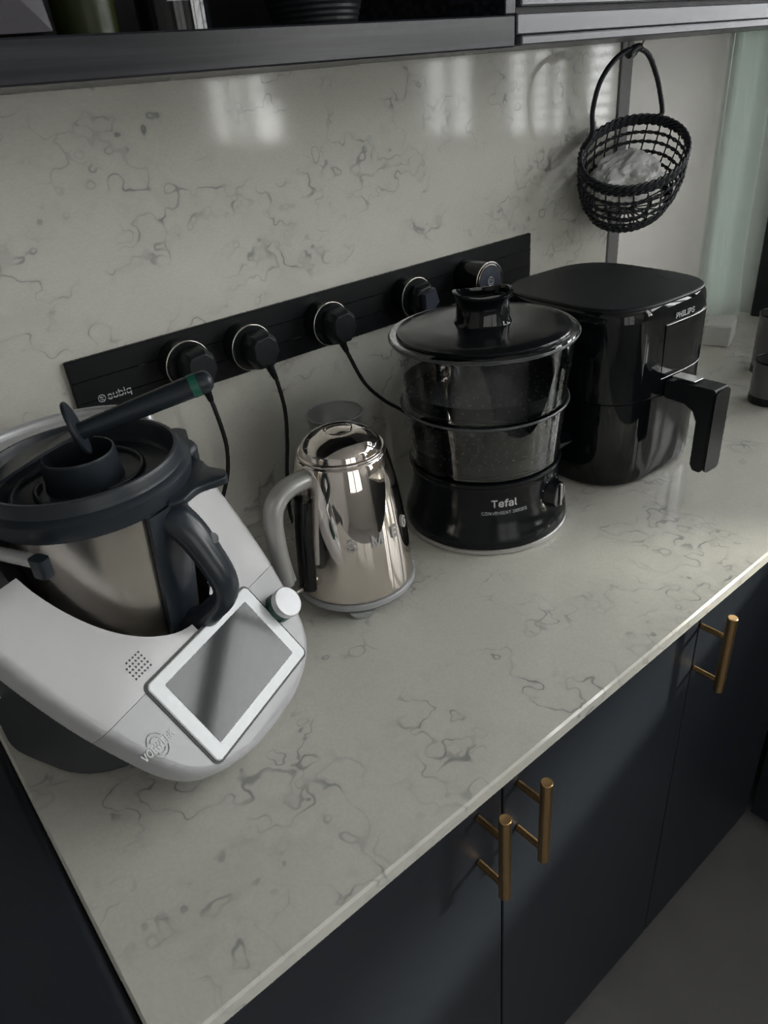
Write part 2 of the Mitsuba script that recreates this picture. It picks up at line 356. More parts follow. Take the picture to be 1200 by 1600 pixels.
lab = np.array([(math.cos(a), math.sin(a)) for a in np.linspace(-2.15, -1.55, 14)])*.0304
add(f'{k}__label', mv(loft([z3(np.vstack([lab, lab[::-1]*.995]), z) for z in (.683, .74)]), bx, by), white_pl, False, label='white bottle label')
add(f'{k}__lettering', mv(wrap(text('ZERO', .006, .0005, True), .0303, -2.55, .690), bx, by), print_m, False)
k = thing('ribbed_bowl', 'black ribbed bowl on the wall shelf', 'bowl')
pts = [(0, .664), (.04, .664)]
for i in range(12): pts += [(.042+.0016*i, .667+.005*i), (.0434+.0016*i, .6695+.005*i)]
pts += [(.060, .727), (.048, .70), (0, .672)]
add(f'{k}__body', mv(lathe(pts), .53, -.225), blk_mid, 20)

# ------------------------------------------------------------------ socket track, adaptors, plugs, cords
t = thing('socket_track', 'long black power track fixed to the marble splashback', 'power track')
add(f'{t}__backing', bbox(.242, 1.131, -.008, -.0005, .254, .340, .0012), track_m, False)
for z0, z1 in ((.282, .2835), (.3105, .312)): add(f'{t}__groove', bbox(.2425, 1.1305, -.0092, -.0081, z0, z1, .0003), blk_gloss, False)
add(f'{t}__brand_lettering', xf(text('eubiq', .0095, .0006, True, False), frame((.2815, -.0082, .279), (1, 0, 0), (0, 0, 1), (0, -1, 0))), print_m, False, label='light grey printed name')
em = tm([ring(.0047, .0007, 0, 28, 6), ring(.002, .0006, 0, 20, 6), mv(bbox(-.0006, .0006, -.004, .004, -.0003, .0005, 0), rz=.6)])
add(f'{t}__emblem', xf(em, frame((.2745, -.0086, .2832), (1, 0, 0), (0, 0, 1), (0, -1, 0))), print_m, False)
def adaptor(x, z, label, depth=.030, R=.0335):
    t = thing('socket_adaptor', label, 'socket adaptor')
    Fm = frame((x, -.0095, z), (1, 0, 0), (0, 0, 1), (0, -1, 0))
    add(f'{t}__body', xf(lathe(smoothprof([(0, 0), (R-.004, 0)], 1).tolist()+[(R-.003, .001), (R-.0015, depth-.006), (R-.001, depth-.001), (R-.006, depth), (0, depth)]), Fm), blk_soft, 40)
    add(f'{t}__chrome_ring', xf(ring(R-.0012, .0011, depth-.0005, 72, 8), Fm), chrome, True, label='thin chrome ring')
    return t, Fm
PL = [(.391, .302), (.491, .299), (.632, .298), (.809, .297)]
NAMES = ['leftmost round socket adaptor on the track, behind the spatula tip', 'second round socket adaptor from the left, above the kettle handle', 'third round socket adaptor from the left, above the kettle lid', 'fourth round socket adaptor from the left, holding the cordless plug']
for (x, z), nm in zip(PL, NAMES): adaptor(x, z, nm)
# power module with button
t, Fm = adaptor(.953, .297, 'rightmost thick round module on the track with a lit power symbol', .058, .033)
add(f'{t}__face', xf(lathe([(0, .0), (.0262, 0), (.0265, .0015), (.026, .002), (0, .002)]), Fm @ frame((0, 0, .0583), (1, 0, 0), (0, 1, 0), (0, 0, 1))), adaptor_blue, 40)
add(f'{t}__face_ring', xf(ring(.0275, .0007, .0588, 60, 6), Fm), chrome, True)
pw = [tube([(.0042*math.sin(a), .0042*math.cos(a), .0612) for a in np.linspace(.55, 2*PI-.55, 26)], .0006, 6), tube([(0, 0.0005, .0612), (0, .0052, .0612)], .0006, 6), ring(.0072, .0006, .0612, 40, 6)]
add(f'{t}__power_symbol', xf(tm(pw), Fm), logo_m, True, label='pale power symbol')
for i in range(9):
    a = PI/2-.5+i*.125
    add(f'{t}__tick_mark', xf(mv(bbox(-.0012, .0012, -.0004, .0004, -.0002, .0006, 0), .0298*math.cos(a), .0298*math.sin(a), .0585, a+PI/2), Fm), logo_m, False)
def plug(x, z, label, path, face=blk_mid, depth=.026, cord=True, r=.0031):
    t = thing('power_plug', label, 'plug')
    poly = np.array([(-.020, .012), (-.014, .021), (.010, .023), (.022, .012), (.024, -.006), (.012, -.024), (-.010, -.024), (-.021, -.010)])*1.12
    poly = np.array(Polygon(poly).buffer(-.004).buffer(.004, 6).exterior.coords)[:-1][::-1]
    if Polygon(poly).exterior.is_ccw is False: poly = poly[::-1]
    Fm = frame((x+.006, -.041, z-.002), (1, 0, 0), (0, 0, 1), (0, -1, 0))
    rings = [z3(poly*s, d) for s, d in ((1.0, 0), (1.0, depth*.45), (.93, depth*.75), (.78, depth*.97), (.70, depth))]
    add(f'{t}__body', xf(loft(rings), Fm), face, 35)
    if cord:
        p = np.array(path, float); a, b = p[0], p[1]
        d = (b-a)/np.linalg.norm(b-a)
        add(f'{t}__strain_relief', tube([a, a+d*.012, a+d*.024], [.0062, .0055, .004], 14), blk, 40)
        add(f'{t}__cord', tube(smoothprof(np.vstack([[a+d*.020], p[1:]]), 8), r, 10), cord_m, True)
    return t
plug(.391, .302, 'black plug with cord in the leftmost socket, behind the spatula tip', [(.402, -.050, .272), (.408, -.051, .240), (.413, -.051, .205), (.415, -.050, .170), (.407, -.050, .130), (.385, -.048, .085), (.35, -.042, .04), (.32, -.035, .012)])
plug(.491, .299, 'black plug with cord in the second socket, above the kettle handle', [(.506, -.050, .272), (.515, -.051, .245), (.521, -.050, .196), (.516, -.050, .144), (.507, -.050, .095), (.50, -.05, .03), (.50, -.055, .006)])
plug(.632, .298, 'black plug with cord in the third socket, cord running to the steamer', [(.638, -.050, .275), (.650, -.050, .246), (.676, -.050, .191), (.713, -.050, .149), (.752, -.050, .117), (.80, -.055, .07), (.80, -.06, .03), (.78, -.075, .012)])
t = plug(.809, .297, 'slate black square cordless plug in the fourth socket', None, blk, .016, False)
add(f'{t}__front', xf(loft([z3(np.array([(-.013, .012), (.012, .018), (.020, -.006), (.001, -.021), (-.012, -.012)])[::-1]*s, d) for s, d in ((1, 0), (1, .008), (.92, .010))]), frame((.815, -.0575, .295), (1, 0, 0), (0, 0, 1), (0, -1, 0))), adaptor_blue, False, label='slate blue front face')

# ------------------------------------------------------------------ cooking machine (multi cooker with bowl)
th = math.radians(25.23); su = np.array([math.cos(th), math.sin(th), 0]); sb = np.array([-math.sin(th), math.cos(th), 0])
MO = np.array([.1534, -.2534, 0.0]); MF = frame(MO, su, sb, (0, 0, 1))       # local: x = to the machine's right, y = back, z up
tl = math.radians(48.8)
PC = np.array([.002, -.144, .092])                                            # centre of the screen in local coordinates
PF = MF @ frame(PC, (1, 0, 0), (0, math.cos(tl), math.sin(tl)), (0, -math.sin(tl), math.cos(tl)))   # plane frame: x lateral, y up the slope, z out
half = smoothprof([(0, -.0770), (.040, -.0745), (.078, -.064), (.104, -.047), (.121, -.022), (.135, .018), (.150, .075), (.161, .145), (.164, .20), (.160, .225)], 6)
shield = np.vstack([half, [(-x, y) for x, y in half[::-1][:-1]]]); shield = shield[:-1] if np.allclose(shield[0], shield[-1]) else shield
def offs(d):
    q = Polygon(shield).buffer(-d, join_style=1) if d else Polygon(shield); return np.array(q.exterior.coords)[:-1]
pts = []
for d, n in ((0.0035, -.034), (0, -.030), (0, -.012), (.0012, -.0055), (.0045, -.0015), (.009, 0)): pts.append(z3(offs(d), n))
sh = man(xf(hull(np.vstack(pts)), PF))
BWF = MF @ frame((.012, -.004, 0), (1, 0, 0), (0, 1, 0), (0, 0, 1))          # bowl axis
HA = math.radians(-82)   # direction of the bowl handle in local coordinates
HM = BWF @ frame((0, 0, 0), (math.cos(HA), math.sin(HA), 0), (-math.sin(HA), math.cos(HA), 0), (0, 0, 1))
cav = man(xf(lathe([(0, .03), (.074, .03), (.084, .10), (.0885, .15), (.106, .235), (.13, .40), (0, .40)], 96), BWF @ frame((-.002, -.011, 0), (1, 0, 0), (0, 1, 0), (0, 0, 1))))
cav = cav + man(xf(hull([(x, y, z) for x, z in ((.04, .085), (.085, .085), (.118, .125), (.118, .5), (.04, .5)) for y in (-.0215, .0215)]), HM))
def halfspace(frame_, z0, sign):   # big box above (+1) or below (-1) z0 in a frame
    return man(xf(bbox(-1, 1, -1, 1, z0 if sign > 0 else z0-2, z0+2 if sign > 0 else z0, 0), frame_))
shell = sh - cav
shell = shell ^ man(xf(bbox(-1, 1, -1, .208, -1, 1, 0), PF))
t = thing('cooking_machine', 'white multifunction cooking machine with a tilted touch screen, left end of the worktop', 'food processor')
lo = man(xf(bbox(-1, 1, -1, .047, -1, 1, 0), PF))
hi = man(xf(bbox(-1, 1, .0475, 1, -1, 1, 0), PF))
add(f'{t}__front_panel', shell ^ lo, panel_pl, 35, label='light grey front panel')
add(f'{t}__shell', shell ^ hi, white_pl, 35, label='glossy white shell')
# inner tower under and behind the shell
fp = rrect(.25, .225, .09, 12)+np.array([0, .0375])
tower = man(loft([z3(fp*.97, .004), z3(fp, .012), z3(fp, .36)])); tower = man(xf(tower, MF)) ^ halfspace(PF, -.0345, -1)
tower = tower ^ man(xf(bbox(-1, 1, -1, 1, -1, .26, 0), MF))
add(f'{t}__body', tower - cav, under_pl, 35, label='grey underbody')
bkp = rrect(.30, .20, .085, 14)+np.array([0, .055])
bk = man(loft([z3(bkp*np.array([.93, .97]), .10), z3(bkp, .16), z3(bkp, .292), z3(bkp*.985+np.array([0, .001]), .300), z3(bkp*.95+np.array([0, .003]), .304)]))
bk = man(xf(bk, MF)) ^ halfspace(PF, .002, -1)
bk = bk ^ man(xf(bbox(-1, 1, .055, 1, -1, 1, 0), MF))
sd = man(xf(loft([z3(rrect(.320, .20, .06, 12)*q+np.array([0, .065]), z) for q, z in ((.95, .17), (1, .19), (1, .238), (.99, .243), (.96, .246))]), MF)) ^ halfspace(PF, -.006, -1)
add(f'{t}__back_cover', (bk + sd) - cav - man(xf(lathe([(0, .2), (.118, .2), (.118, .4), (0, .4)]), BWF)) - tower - sh, white_pl, 35)
arc = [( .150*math.sin(a)*.97, .055+.100*math.cos(a), .303) for a in np.linspace(-1.45, 2.0, 50)]
add(f'{t}__rim_trim', xf(tube(arc, .010, 14, .6), MF), silver, True, label='silver rim band')
for s in (-1, 1):
    k = add(f'{t}__locking_arm', xf(tube([(.012+s*.112, .07, .272), (.012+s*.108, .02, .272), (.012+s*.106, -.040, .272)], .0065, 18), MF), silver, 40, label='silver locking arm')
    add(f'{k}__cap', xf(loft([z3(np.array([.012+s*.108, -.047])+rrect(.013, .018, .005, 6), z) for z in (.260, .265, .276, .2785)]), MF), tm_dark, 40)
# screen, bezel, knob
sw, shh = .170, .104
bz = [z3(rrect(sw+2*a, shh+2*a, .006+a), n) for a, n in ((.0, .0004), (0.0, .0028), (-.0008, .0036), (-.0012, .0038))]
k = add(f'{t}__display', xf(loft(bz), PF), bezel_m, 30, label='display with a white bezel')
add(f'{k}__underframe', xf(loft([z3(rrect(sw+.005, shh+.005, .008), n) for n in (.00005, .0014)]) , PF), under_pl, 30)
add(f'{k}__screen', xf(loft([z3(rrect(sw-.031, shh-.024, .0015, 3), n) for n in (.0039, .0043)]), PF @ frame((0, .0, 0), (1, 0, 0), (0, 1, 0), (0, 0, 1))), screen_m, False, label='dark glass screen')
KN = PF @ frame((.1010, .006, .0), (1, 0, 0), (0, 1, 0), (0, 0, 1))
k = add(f'{t}__selector_knob', xf(lathe([(0, .012), (.0165, .012), (.0180, .0135), (.0182, .0200), (.0174, .0218), (.0160, .0222), (0, .0224)]), KN), knob_m, 40, label='silver selector knob')
add(f'{k}__collar', xf(lathe([(0, .0002), (.0175, .0002), (.0175, .006), (.0168, .0118), (0, .0118)]), KN), green_dk, 40, label='dark green ring under the knob')
# loudspeaker holes
for cx, cy in ((-.095, .030), ):
    for i in range(6):
        for j in range(5):
            if (i, j) in ((0, 4),): continue
            add(f'{t}__speaker_hole', xf(lathe([(0, .0), (.0011, 0), (.0011, .0003), (0, .0003)], 8), PF @ frame((cx+.0105+.0044*i*.95, .0635+.0044*j, .0001), (1, 0, 0), (0, 1, 0), (0, 0, 1))), hole_m, False)
for i in range(5):
    for j in range(4):
        add(f'{t}__speaker_hole', xf(lathe([(0, .0), (.0011, 0), (.0011, .0003), (0, .0003)], 8), PF @ frame((.053+.0043*i, .070+.0046*j, .0001), (1, 0, 0), (0, 1, 0), (0, 0, 1))), hole_m, False)
lg = text('VORWERK', .0074, .0006, True)
LG = PF @ frame((-.1150, .0010, .0001), (math.cos(-.06), math.sin(-.06), 0), (-math.sin(-.06), math.cos(-.06), 0), (0, 0, 1)) @ frame((0, 0, 0), (.80, 0, 0), (0, 1, 0), (0, 0, 1))
add(f'{t}__brand_lettering', xf(lg, LG), logo_m, False, label='raised silver name')
em = [tube([(.0125*math.cos(a), .0040+.0125*math.sin(a), .0006) for a in np.linspace(a0, a1, 22)], .0007, 6) for a0, a1 in ((.5, 2.65), (3.65, 5.8))]+[tube([(.0085*math.cos(a), .0040+.0085*math.sin(a), .0006) for a in np.linspace(a0, a1, 22)], .0007, 6) for a0, a1 in ((.8, 2.35), (3.95, 5.5))]
add(f'{t}__emblem', xf(tm(em), LG), logo_m, True)

# mixing bowl
t = thing('mixing_bowl', 'steel mixing bowl with dark slate handle and lid set in the cooking machine', 'mixing bowl')
prof = [(0, .060), (.050, .060), (.060, .064), (.066, .075), (.0905, .279), (.0895, .280), (.064, .08), (.058, .068), (0, .066)]
add(f'{t}__steel_body', xf(lathe(prof, 96), BWF), steel, 30, label='brushed steel bowl')
add(f'{t}__foot', xf(lathe([(0, .034), (.055, .034), (.066, .045), (.0672, .074), (.060, .0635), (0, .0595)]), BWF), tm_dark, 30)
# strap on the steel
def strap(rz, wa, z): return [( (rz)*math.cos(a), (rz)*math.sin(a), z) for a in np.linspace(-wa, wa, 9)]
st = []
for z in np.linspace(.095, .277, 10):
    R0 = .0665+(z-.075)/.204*.0245
    wa = .36
    outer = strap(R0+.0065, wa, z); inner = strap(R0+.0004, wa, z)[::-1]; st.append(np.array(outer+inner))
hk = add(f'{t}__handle', xf(loft(st), HM), tm_dark2, 40, label='slate handle')
hp = smoothprof([(.082, 0, .262), (.096, 0, .256), (.110, 0, .240), (.1225, 0, .216), (.132, 0, .192), (.133, 0, .175), (.126, 0, .160), (.115, 0, .149), (.102, 0, .136), (.088, 0, .126), (.074, 0, .118)], 6)
rr = np.interp(np.linspace(0, 1, len(hp)), [0, .1, .3, .5, .62, .8, 1], [.021, .020, .0175, .016, .0155, .017, .022])
add(f'{hk}__grip', xf(tube(hp, rr*.80, 22, 1.22, up0=(1, 0, 1)), HM), tm_dark2, True)
add(f'{hk}__button', xf(lathe([(0, 0), (.0062, 0), (.006, .0014), (0, .0018)], 24), HM @ frame((.1280, .006, .2338), (0, 1, 0), (-.504, 0, .864), (.864, 0, .504))), tm_dark, 30)
# lid
lp = [(0, .2802), (.090, .2802), (.1005, .2815), (.1035, .285), (.1060, .297), (.1062, .3015), (.1035, .3045), (.1000, .3065), (.0985, .310), (.0978, .3165), (.0958, .3195), (.0928, .3195), (.0908, .315), (.0880, .3000), (.0840, .2960), (.050, .2935), (0, .293)]
lk = add(f'{t}__lid', xf(lathe(lp, 96), BWF), tm_dark, 35, label='dark slate lid')
add(f'{lk}__spout_ring', xf(lathe([(.0315, .2932), (.0385, .2932), (.0372, .299), (.0364, .323), (.0356, .3255), (.0340, .3255), (.0330, .323), (.0322, .303), (.0315, .2932)], 72), BWF), tm_dark, 35)
def ear(a, L, w, z=.290, dz=.004):
    X = np.array([math.cos(a), math.sin(a), 0]); Y = np.array([-math.sin(a), math.cos(a), 0])
    base = smoothprof([(.094, -w), (.108, -w*.86), (.098+L*.45, -w*.46), (.098+L*.85, -w*.22), (.098+L, -.003), (.098+L*.9, w*.20), (.098+L*.5, w*.42), (.108, w*.80), (.094, w)], 5)
    return loft([np.array([(X*x+Y*y)+np.array([0, 0, z+d]) for x, y in base*np.array([1, q])]) for q, d in ((.9, -dz), (1, -dz*.4), (1, dz*.4), (.9, dz))])
add(f'{lk}__ear', xf(ear(math.radians(-64), .044, .050, .284, .0045), BWF), tm_dark, 30)
add(f'{lk}__ear', xf(ear(math.radians(-14), .026, .05, .294, .006), BWF), tm_dark, 30)
# low swirl ribs inside the lid recess
for a0 in (2.2, 4.4, 0.1):
    pth = [(math.cos(a)*(.044+.011*(a-a0)), math.sin(a)*(.044+.011*(a-a0)),   .2960) for a in np.linspace(a0, a0+2.6, 26)]
    add(f'{lk}__rib', xf(tube(pth, .0035, 8, .8), BWF), tm_dark, True)

# spatula stuck in the lid opening
t = thing('spatula', 'dark slate spatula with an oval guard resting in the bowl lid opening', 'spatula')
p0 = np.array([.0185, .002, .3405]); p1 = np.array([.114, -.104, .3715])
dd = (p1-p0)/np.linalg.norm(p1-p0); L = np.linalg.norm(p1-p0)
add(f'{t}__shaft', xf(tube([p0, p0+dd*.03, p0+dd*.08, p0+dd*(L-.022)], [.0085, .0095, .0108, .0115], 20), MF), tm_dark, 40)
add(f'{t}__band', xf(tube([p0+dd*(L-.0219), p0+dd*(L-.0135)], .0119, 20), MF), green, 40, label='green band')
add(f'{t}__tip', xf(tube([p0+dd*(L-.0134), p0+dd*(L-.005), p0+dd*(L-.001), p0+dd*(L+.001)], [.0116, .0110, .008, .003], 20), MF), tm_dark, 40)
q = p0+dd*.006
sx = np.cross(dd, [0, 0, 1]); sx /= np.linalg.norm(sx); sy = np.cross(sx, dd)
el = np.array([(.0205*math.cos(a), .029*math.sin(a)+.004) for a in np.linspace(0, 2*PI, 40, endpoint=False)])
add(f'{t}__guard', xf(loft([z3(el*.97, -.002), z3(el, -.001), z3(el, .001), z3(el*.97, .002)]), MF @ frame(q, sx, sy, np.cross(sx, sy))), tm_dark, 40)

bl = smoothprof([(-.010, -.004), (-.016, .02), (-.021, .045), (-.022, .07), (-.016, .085), (0, .089), (.016, .085), (.022, .07), (.021, .045), (.016, .02), (.010, -.004)], 4)
add(f'{t}__blade', xf(loft([np.c_[bl[:, 0], -bl[:, 1], d-.0045*(bl[:, 1]/.05)**2] for d in (-.0015, .0015)]), MF @ frame(p0, sx, np.array([dd[0], dd[1], dd[2]]), np.cross(sx, dd))), tm_dark, 40)

# ------------------------------------------------------------------ kettle
KX, KY = .4745, -.2560
t = thing('kettle', 'polished chrome retro kettle with a curved grey handle, between cooking machine and steamer', 'kettle')
bp = [(0, .010), (.074, .010), (.080, .0125), (.0838, .017), (.0840, .0225), (.0825, .0245), (0, .0245)]
k = add(f'{t}__base', mv(lathe(bp), KX, KY), grey_pl, 35, label='grey power base on feet')
for a in np.radians([-122, -2, 118]):
    P0 = np.array([math.cos(a), math.sin(a)]); ft = []
    for zz, (ri, ro, w) in ((.0005, (.060, .0795, .011)), (.004, (.059, .081, .0125)), (.012, (.056, .082, .021))):
        c, s = math.cos(a), math.sin(a)
        ft += [(x*c-y*s, x*s+y*c, zz) for x, y in ((ri, -w), (ro, -w*.8), (ro+.001, 0), (ro, w*.8), (ri, w))]
    add(f'{k}__foot', mv(hull(ft), KX, KY), grey_pl, 30)
kp = smoothprof([(.0805, .0255), (.0812, .030), (.0795, .060), (.0752, .110), (.0688, .160), (.0625, .195), (.0585, .2085), (.0560, .2125)], 8)
add(f'{t}__body', mv(lathe(np.vstack([[(0, .0252)], kp, [(0, .2125)]]), 128), KX, KY), chrome, 30, label='mirror chrome body')
k = add(f'{t}__lid', mv(lathe(np.vstack([[(0, .2128)], [(.053, .2128)], smoothprof([(.0535, .2165), (.0495, .2265), (.040, .2350), (.027, .2405), (.018, .2420)], 6), [(.0172, .2428), (.0160, .2422)], smoothprof([(.012, .2432), (.006, .2440), (0, .2442)], 4)]), 96), KX, KY), chrome, 40, label='mirror chrome lid')
add(f'{k}__rim', mv(ring(.0548, .0026, .2150, 96, 12), KX, KY), chrome, True)
# handle towards -x
HD = math.radians(183); KH = frame((KX, KY, 0), (math.cos(HD), math.sin(HD), 0), (-math.sin(HD), math.cos(HD), 0), (0, 0, 1))
hp = smoothprof([(.055, 0, .196), (.072, 0, .1965), (.094, 0, .193), (.110, 0, .180), (.1165, 0, .160), (.1175, 0, .130), (.1150, 0, .095), (.1130, 0, .072), (.1125, 0, .064)], 7)
k = add(f'{t}__handle', xf(tube(hp, np.interp(np.linspace(0, 1, len(hp)), [0, .25, .6, 1], [.0120, .0118, .0118, .0095]), 22, 1.2, up0=(0, 0, 1)), KH), handle_m, True, label='satin grey handle')
add(f'{k}__inlay', xf(tube(hp[4:-2]-np.array([.0085, 0, 0])*np.linspace(.2, 1, len(hp)-6)[:, None]-np.array([0, 0, .0085])*np.linspace(1, 0, len(hp)-6)[:, None], .0052, 14, 1.5), KH), grey_pl, True)
gp = [(.0800+0.0012, 0, .040), (.0775, 0, .085), (.0735, 0, .13), (.068, 0, .170)]
add(f'{t}__gauge_panel', xf(tube(gp, .011, 16, 1.3, up0=(1, 0, 0)), KH), blk_gloss, 40, label='black water gauge panel')
k = add(f'{t}__switch_lever', xf(cyl((.078, 0, .043), (.104, 0, .0425), .0032, 14), KH), chrome, 40)
add(f'{k}__knob', xf(trimesh.creation.icosphere(3, .0058).apply_translation([.107, 0, .042]), KH), chrome, True)
cu = np.interp  # radius of the body by height
def kr(z): return float(cu(z, kp[:, 1], kp[:, 0]))
for ch, a in zip('SMEG', np.radians([-125, -99, -77, -57])):
    lm = text(ch, .0152, .0026, True); sl = (kr(.120)-kr(.106))/.014
    add(f'{t}__letter', mv(wrap(lm, kr(.106)-.0003, a, .106, sl), KX, KY), letter_m, 25)

# glass tumbler behind the kettle
t = thing('glass_tumbler', 'clear smoky glass standing behind the kettle by the wall', 'glass')
add(f'{t}__wall', mv(lathe(smoothprof([(.032, .006), (.036, .07), (.040, .14), (.0425, .186)], 5), 64), .576, -.100), smoke, 40)
add(f'{t}__rim', mv(ring(.0425, .0016, .187, 64, 8), .576, -.100), grey_pl, True)
add(f'{t}__bottom', mv(lathe([(0, .001), (.031, .001), (.032, .006), (0, .0065)], 48), .576, -.100), grey_pl, 40)

# ------------------------------------------------------------------ steamer
SX, SY = .741, -.253
t = thing('steamer', 'black electric food steamer with two smoky tiers and a knobbed lid', 'steamer')
add(f'{t}__base_ring', mv(lathe([(0, .001), (.1255, .001), (.1280, .003), (.1280, .0085), (.1265, .0095), (0, .0095)], 96), SX, SY), satin, 30, label='silver ring round the foot')
sp = smoothprof([(.1255, .0098), (.1260, .020), (.1235, .030), (.1170, .045), (.1125, .070), (.1115, .095), (.1130, .104)], 6)
k = add(f'{t}__base', mv(lathe(np.vstack([[(0, .0098)], sp, [(.1155, .1065), (.1155, .1110), (.113, .1125), (0, .1125)]]), 96), SX, SY), blk_soft, 35, label='black base with printed name')
def sr(z): return float(np.interp(z, sp[:, 1], sp[:, 0]))
A0 = math.radians(-122)
add(f'{k}__brand_lettering', mv(wrap(text('Tefal', .0115, .0006, True), sr(.074)+.0001, A0, .074, 0), SX, SY), logo_m, False, label='silver printed name')
add(f'{k}__series_lettering', mv(wrap(text('CONVENIENT SERIES', .0048, .0005), sr(.062)+.0003, A0+.005, .0625, -.08), SX, SY), print_m, False)
AD = math.radians(-76)
DF = frame((SX+.1095*math.cos(AD), SY+.1095*math.sin(AD), .066), (-math.sin(AD), math.cos(AD), 0), (0, 0, 1), (math.cos(AD), math.sin(AD), 0))
d = add(f'{t}__dial', xf(lathe([(0, 0), (.0225, 0), (.0225, .004), (.0205, .0075), (.0195, .015), (.0185, .017), (0, .0175)], 48), DF), blk_gloss, 35, label='round timer dial')
add(f'{d}__pointer', xf(bbox(-.0022, .0022, -.018, .018, .0178, .0205, .001), DF), satin, False)
for i in range(9):
    a = math.radians(210-30*i)
    add(f'{k}__tick_mark', mv(wrap(mv(bbox(-.0004, .0004, -.0016, .0016, 0, .0006, 0), .0275*math.cos(a), .0275*math.sin(a), 0, a-PI/2), sr(.07)+.0002, AD, .066, 0), SX, SY), print_m, False)
# juice spout flange on the right
add(f'{t}__filling_spout', mv(hull([(.100*math.cos(a), .100*math.sin(a), z) for a in np.linspace(-.95, -.45, 6) for z in (.107, .121)]+[(.132*math.cos(a), .132*math.sin(a), .124) for a in np.linspace(-.82, -.58, 5)]+[(.128*math.cos(a), .128*math.sin(a), .119) for a in np.linspace(-.8, -.6, 4)]), SX, SY), blk_gloss, 30)
def tier(z0, z1, r0, r1):
    k = add(f'{t}__steam_tier', mv(lathe(smoothprof([(r0, z0+.003), (r0+(r1-r0)*.35, z0+(z1-z0)*.45), (r1-.002, z1-.006)], 6), 96), SX, SY), smoke, 40, label='see-through smoky tier')
    add(f'{k}__rim', mv(ring(r1, .0020, z1-.004, 96, 8), SX, SY), rim_m, True)
    add(f'{k}__floor', mv(lathe([(0, z0+.006), (r0-.003, z0+.006), (r0-.0015, z0+.007), (r0-.0015, z0+.0095), (0, z0+.0095)], 96), SX, SY), blk_soft, 30, label='perforated black floor')
    add(f'{k}__insert', mv(lathe(smoothprof([(r0-.003, z0+.010), (r0-.001, z0+.022), (r0+.001, z0+.030)], 4), 96), SX, SY), blk_soft, 40)
    dots = []
    for j, rr_ in enumerate(np.linspace(.016, r0-.010, 7)):
        n = int(2*PI*rr_/.017)
        for i in range(n):
            a = 2*PI*i/n+.2*j; dots.append(mv(trimesh.creation.icosphere(1, .0008), rr_*math.cos(a), rr_*math.sin(a), z0+.0096))
    for j in range(3):
        for i in range(36):
            a = 2*PI*i/36+.07*j; q = r0+(r1-r0)*.55*(.25+.13*j)-.002
            dots.append(mv(trimesh.creation.icosphere(1, .0007), q*math.cos(a), q*math.sin(a), z0+.022+.012*j))
    add(f'{k}__perforations', mv(trimesh.util.concatenate(dots), SX, SY), hole_lt, True, kind='stuff')
tier(.113, .2045, .1130, .1225)
tier(.2005, .300, .1190, .1310)
k = add(f'{t}__lid', mv(lathe(np.vstack([[(0, .2995)], [(.1205, .2995)], [(.1225, .3005), (.1228, .3035), (.1215, .3055)], smoothprof([(.1180, .3062), (.105, .3085), (.075, .3110), (.045, .3118)], 6), [(0, .3120)]]), 96), SX, SY), lid_m, 35, label='black domed lid')
add(f'{k}__rim', mv(lathe([(.1228, .3015), (.1320, .3025), (.1338, .3010), (.1335, .2975)], 96), SX, SY), smoke, 30, label='clear rim flange')
add(f'{k}__rim_edge', mv(ring(.1336, .0012, .2990, 96, 8), SX, SY), rim_m, True)
kn = []
for sc, zz in ((1.0, .3238), (.93, .330), (.90, .345), (.93, .356), (1.03, .3625), (1.03, .3650), (.97, .3658)):
    kn.append(np.array([(.040*sc*math.copysign(abs(math.cos(a))**.8, math.cos(a)), .0335*sc*math.copysign(abs(math.sin(a))**.8, math.sin(a)), zz-.0118+.006*((math.cos(a))**2-.5)*(zz > .355)) for a in np.linspace(0, 2*PI, 64, endpoint=False)]))
kn += [kn[-1]*np.array([.93, .93, 1]), kn[-1]*np.array([.88, .88, 1])-np.array([0, 0, .010])]
add(f'{k}__knob', mv(loft(kn), SX, SY, 0, math.radians(-35)), blk_gloss, 40, label='glossy lid grip')

# ------------------------------------------------------------------ air fryer
FX, FY, FA = 1.041, -.239, math.radians(-3)
t = thing('air_fryer', 'large glossy black air fryer with a drawer handle, right of the steamer', 'air fryer')
def fpoly(w, d, e=3.4, n=96):
    a = np.linspace(0, 2*PI, n, endpoint=False); c, s = np.cos(a), np.sin(a)
    return np.c_[w/2*np.sign(c)*np.abs(c)**(2/e), d/2*np.sign(s)*np.abs(s)**(2/e)]
def fl(rings): return mv(loft(rings), FX, FY, 0, FA)
W_, D_ = .268, .288
add(f'{t}__body', fl([z3(fpoly(W_*s, D_*s), z) for s, z in ((.945, .002), (.978, .006), (.992, .018), (.999, .05), (1, .130))]+[z3(fpoly(W_*s, D_*s), z) for s, z in ((1, .1485),)]), blk_gloss, 35, label='lower body with the drawer front')
add(f'{t}__upper_body', fl([z3(fpoly(W_*s, D_*s), z) for s, z in ((.994, .1492), (.999, .151), (.997, .22), (.990, .274), (.978, .286), (.955, .292))]), blk_gloss, 35)
add(f'{t}__top_panel', fl([z3(fpoly(W_*s, D_*s), z) for s, z in ((.958, .2922), (.958, .2945), (.944, .2965), (.91, .2972), (.5, .2978))]), blk_mid, 35, label='matt black top')
FR = frame((FX, FY, 0), (math.cos(FA), math.sin(FA), 0), (-math.sin(FA), math.cos(FA), 0), (0, 0, 1))
def front(poly_xz, y, d):   # flat outline in the front plane, extruded outwards (-y local)
    return xf(extrude(Polygon(poly_xz), d), FR @ frame((0, y, 0), (1, 0, 0), (0, 0, 1), (0, -1, 0)))
ff = -D_/2
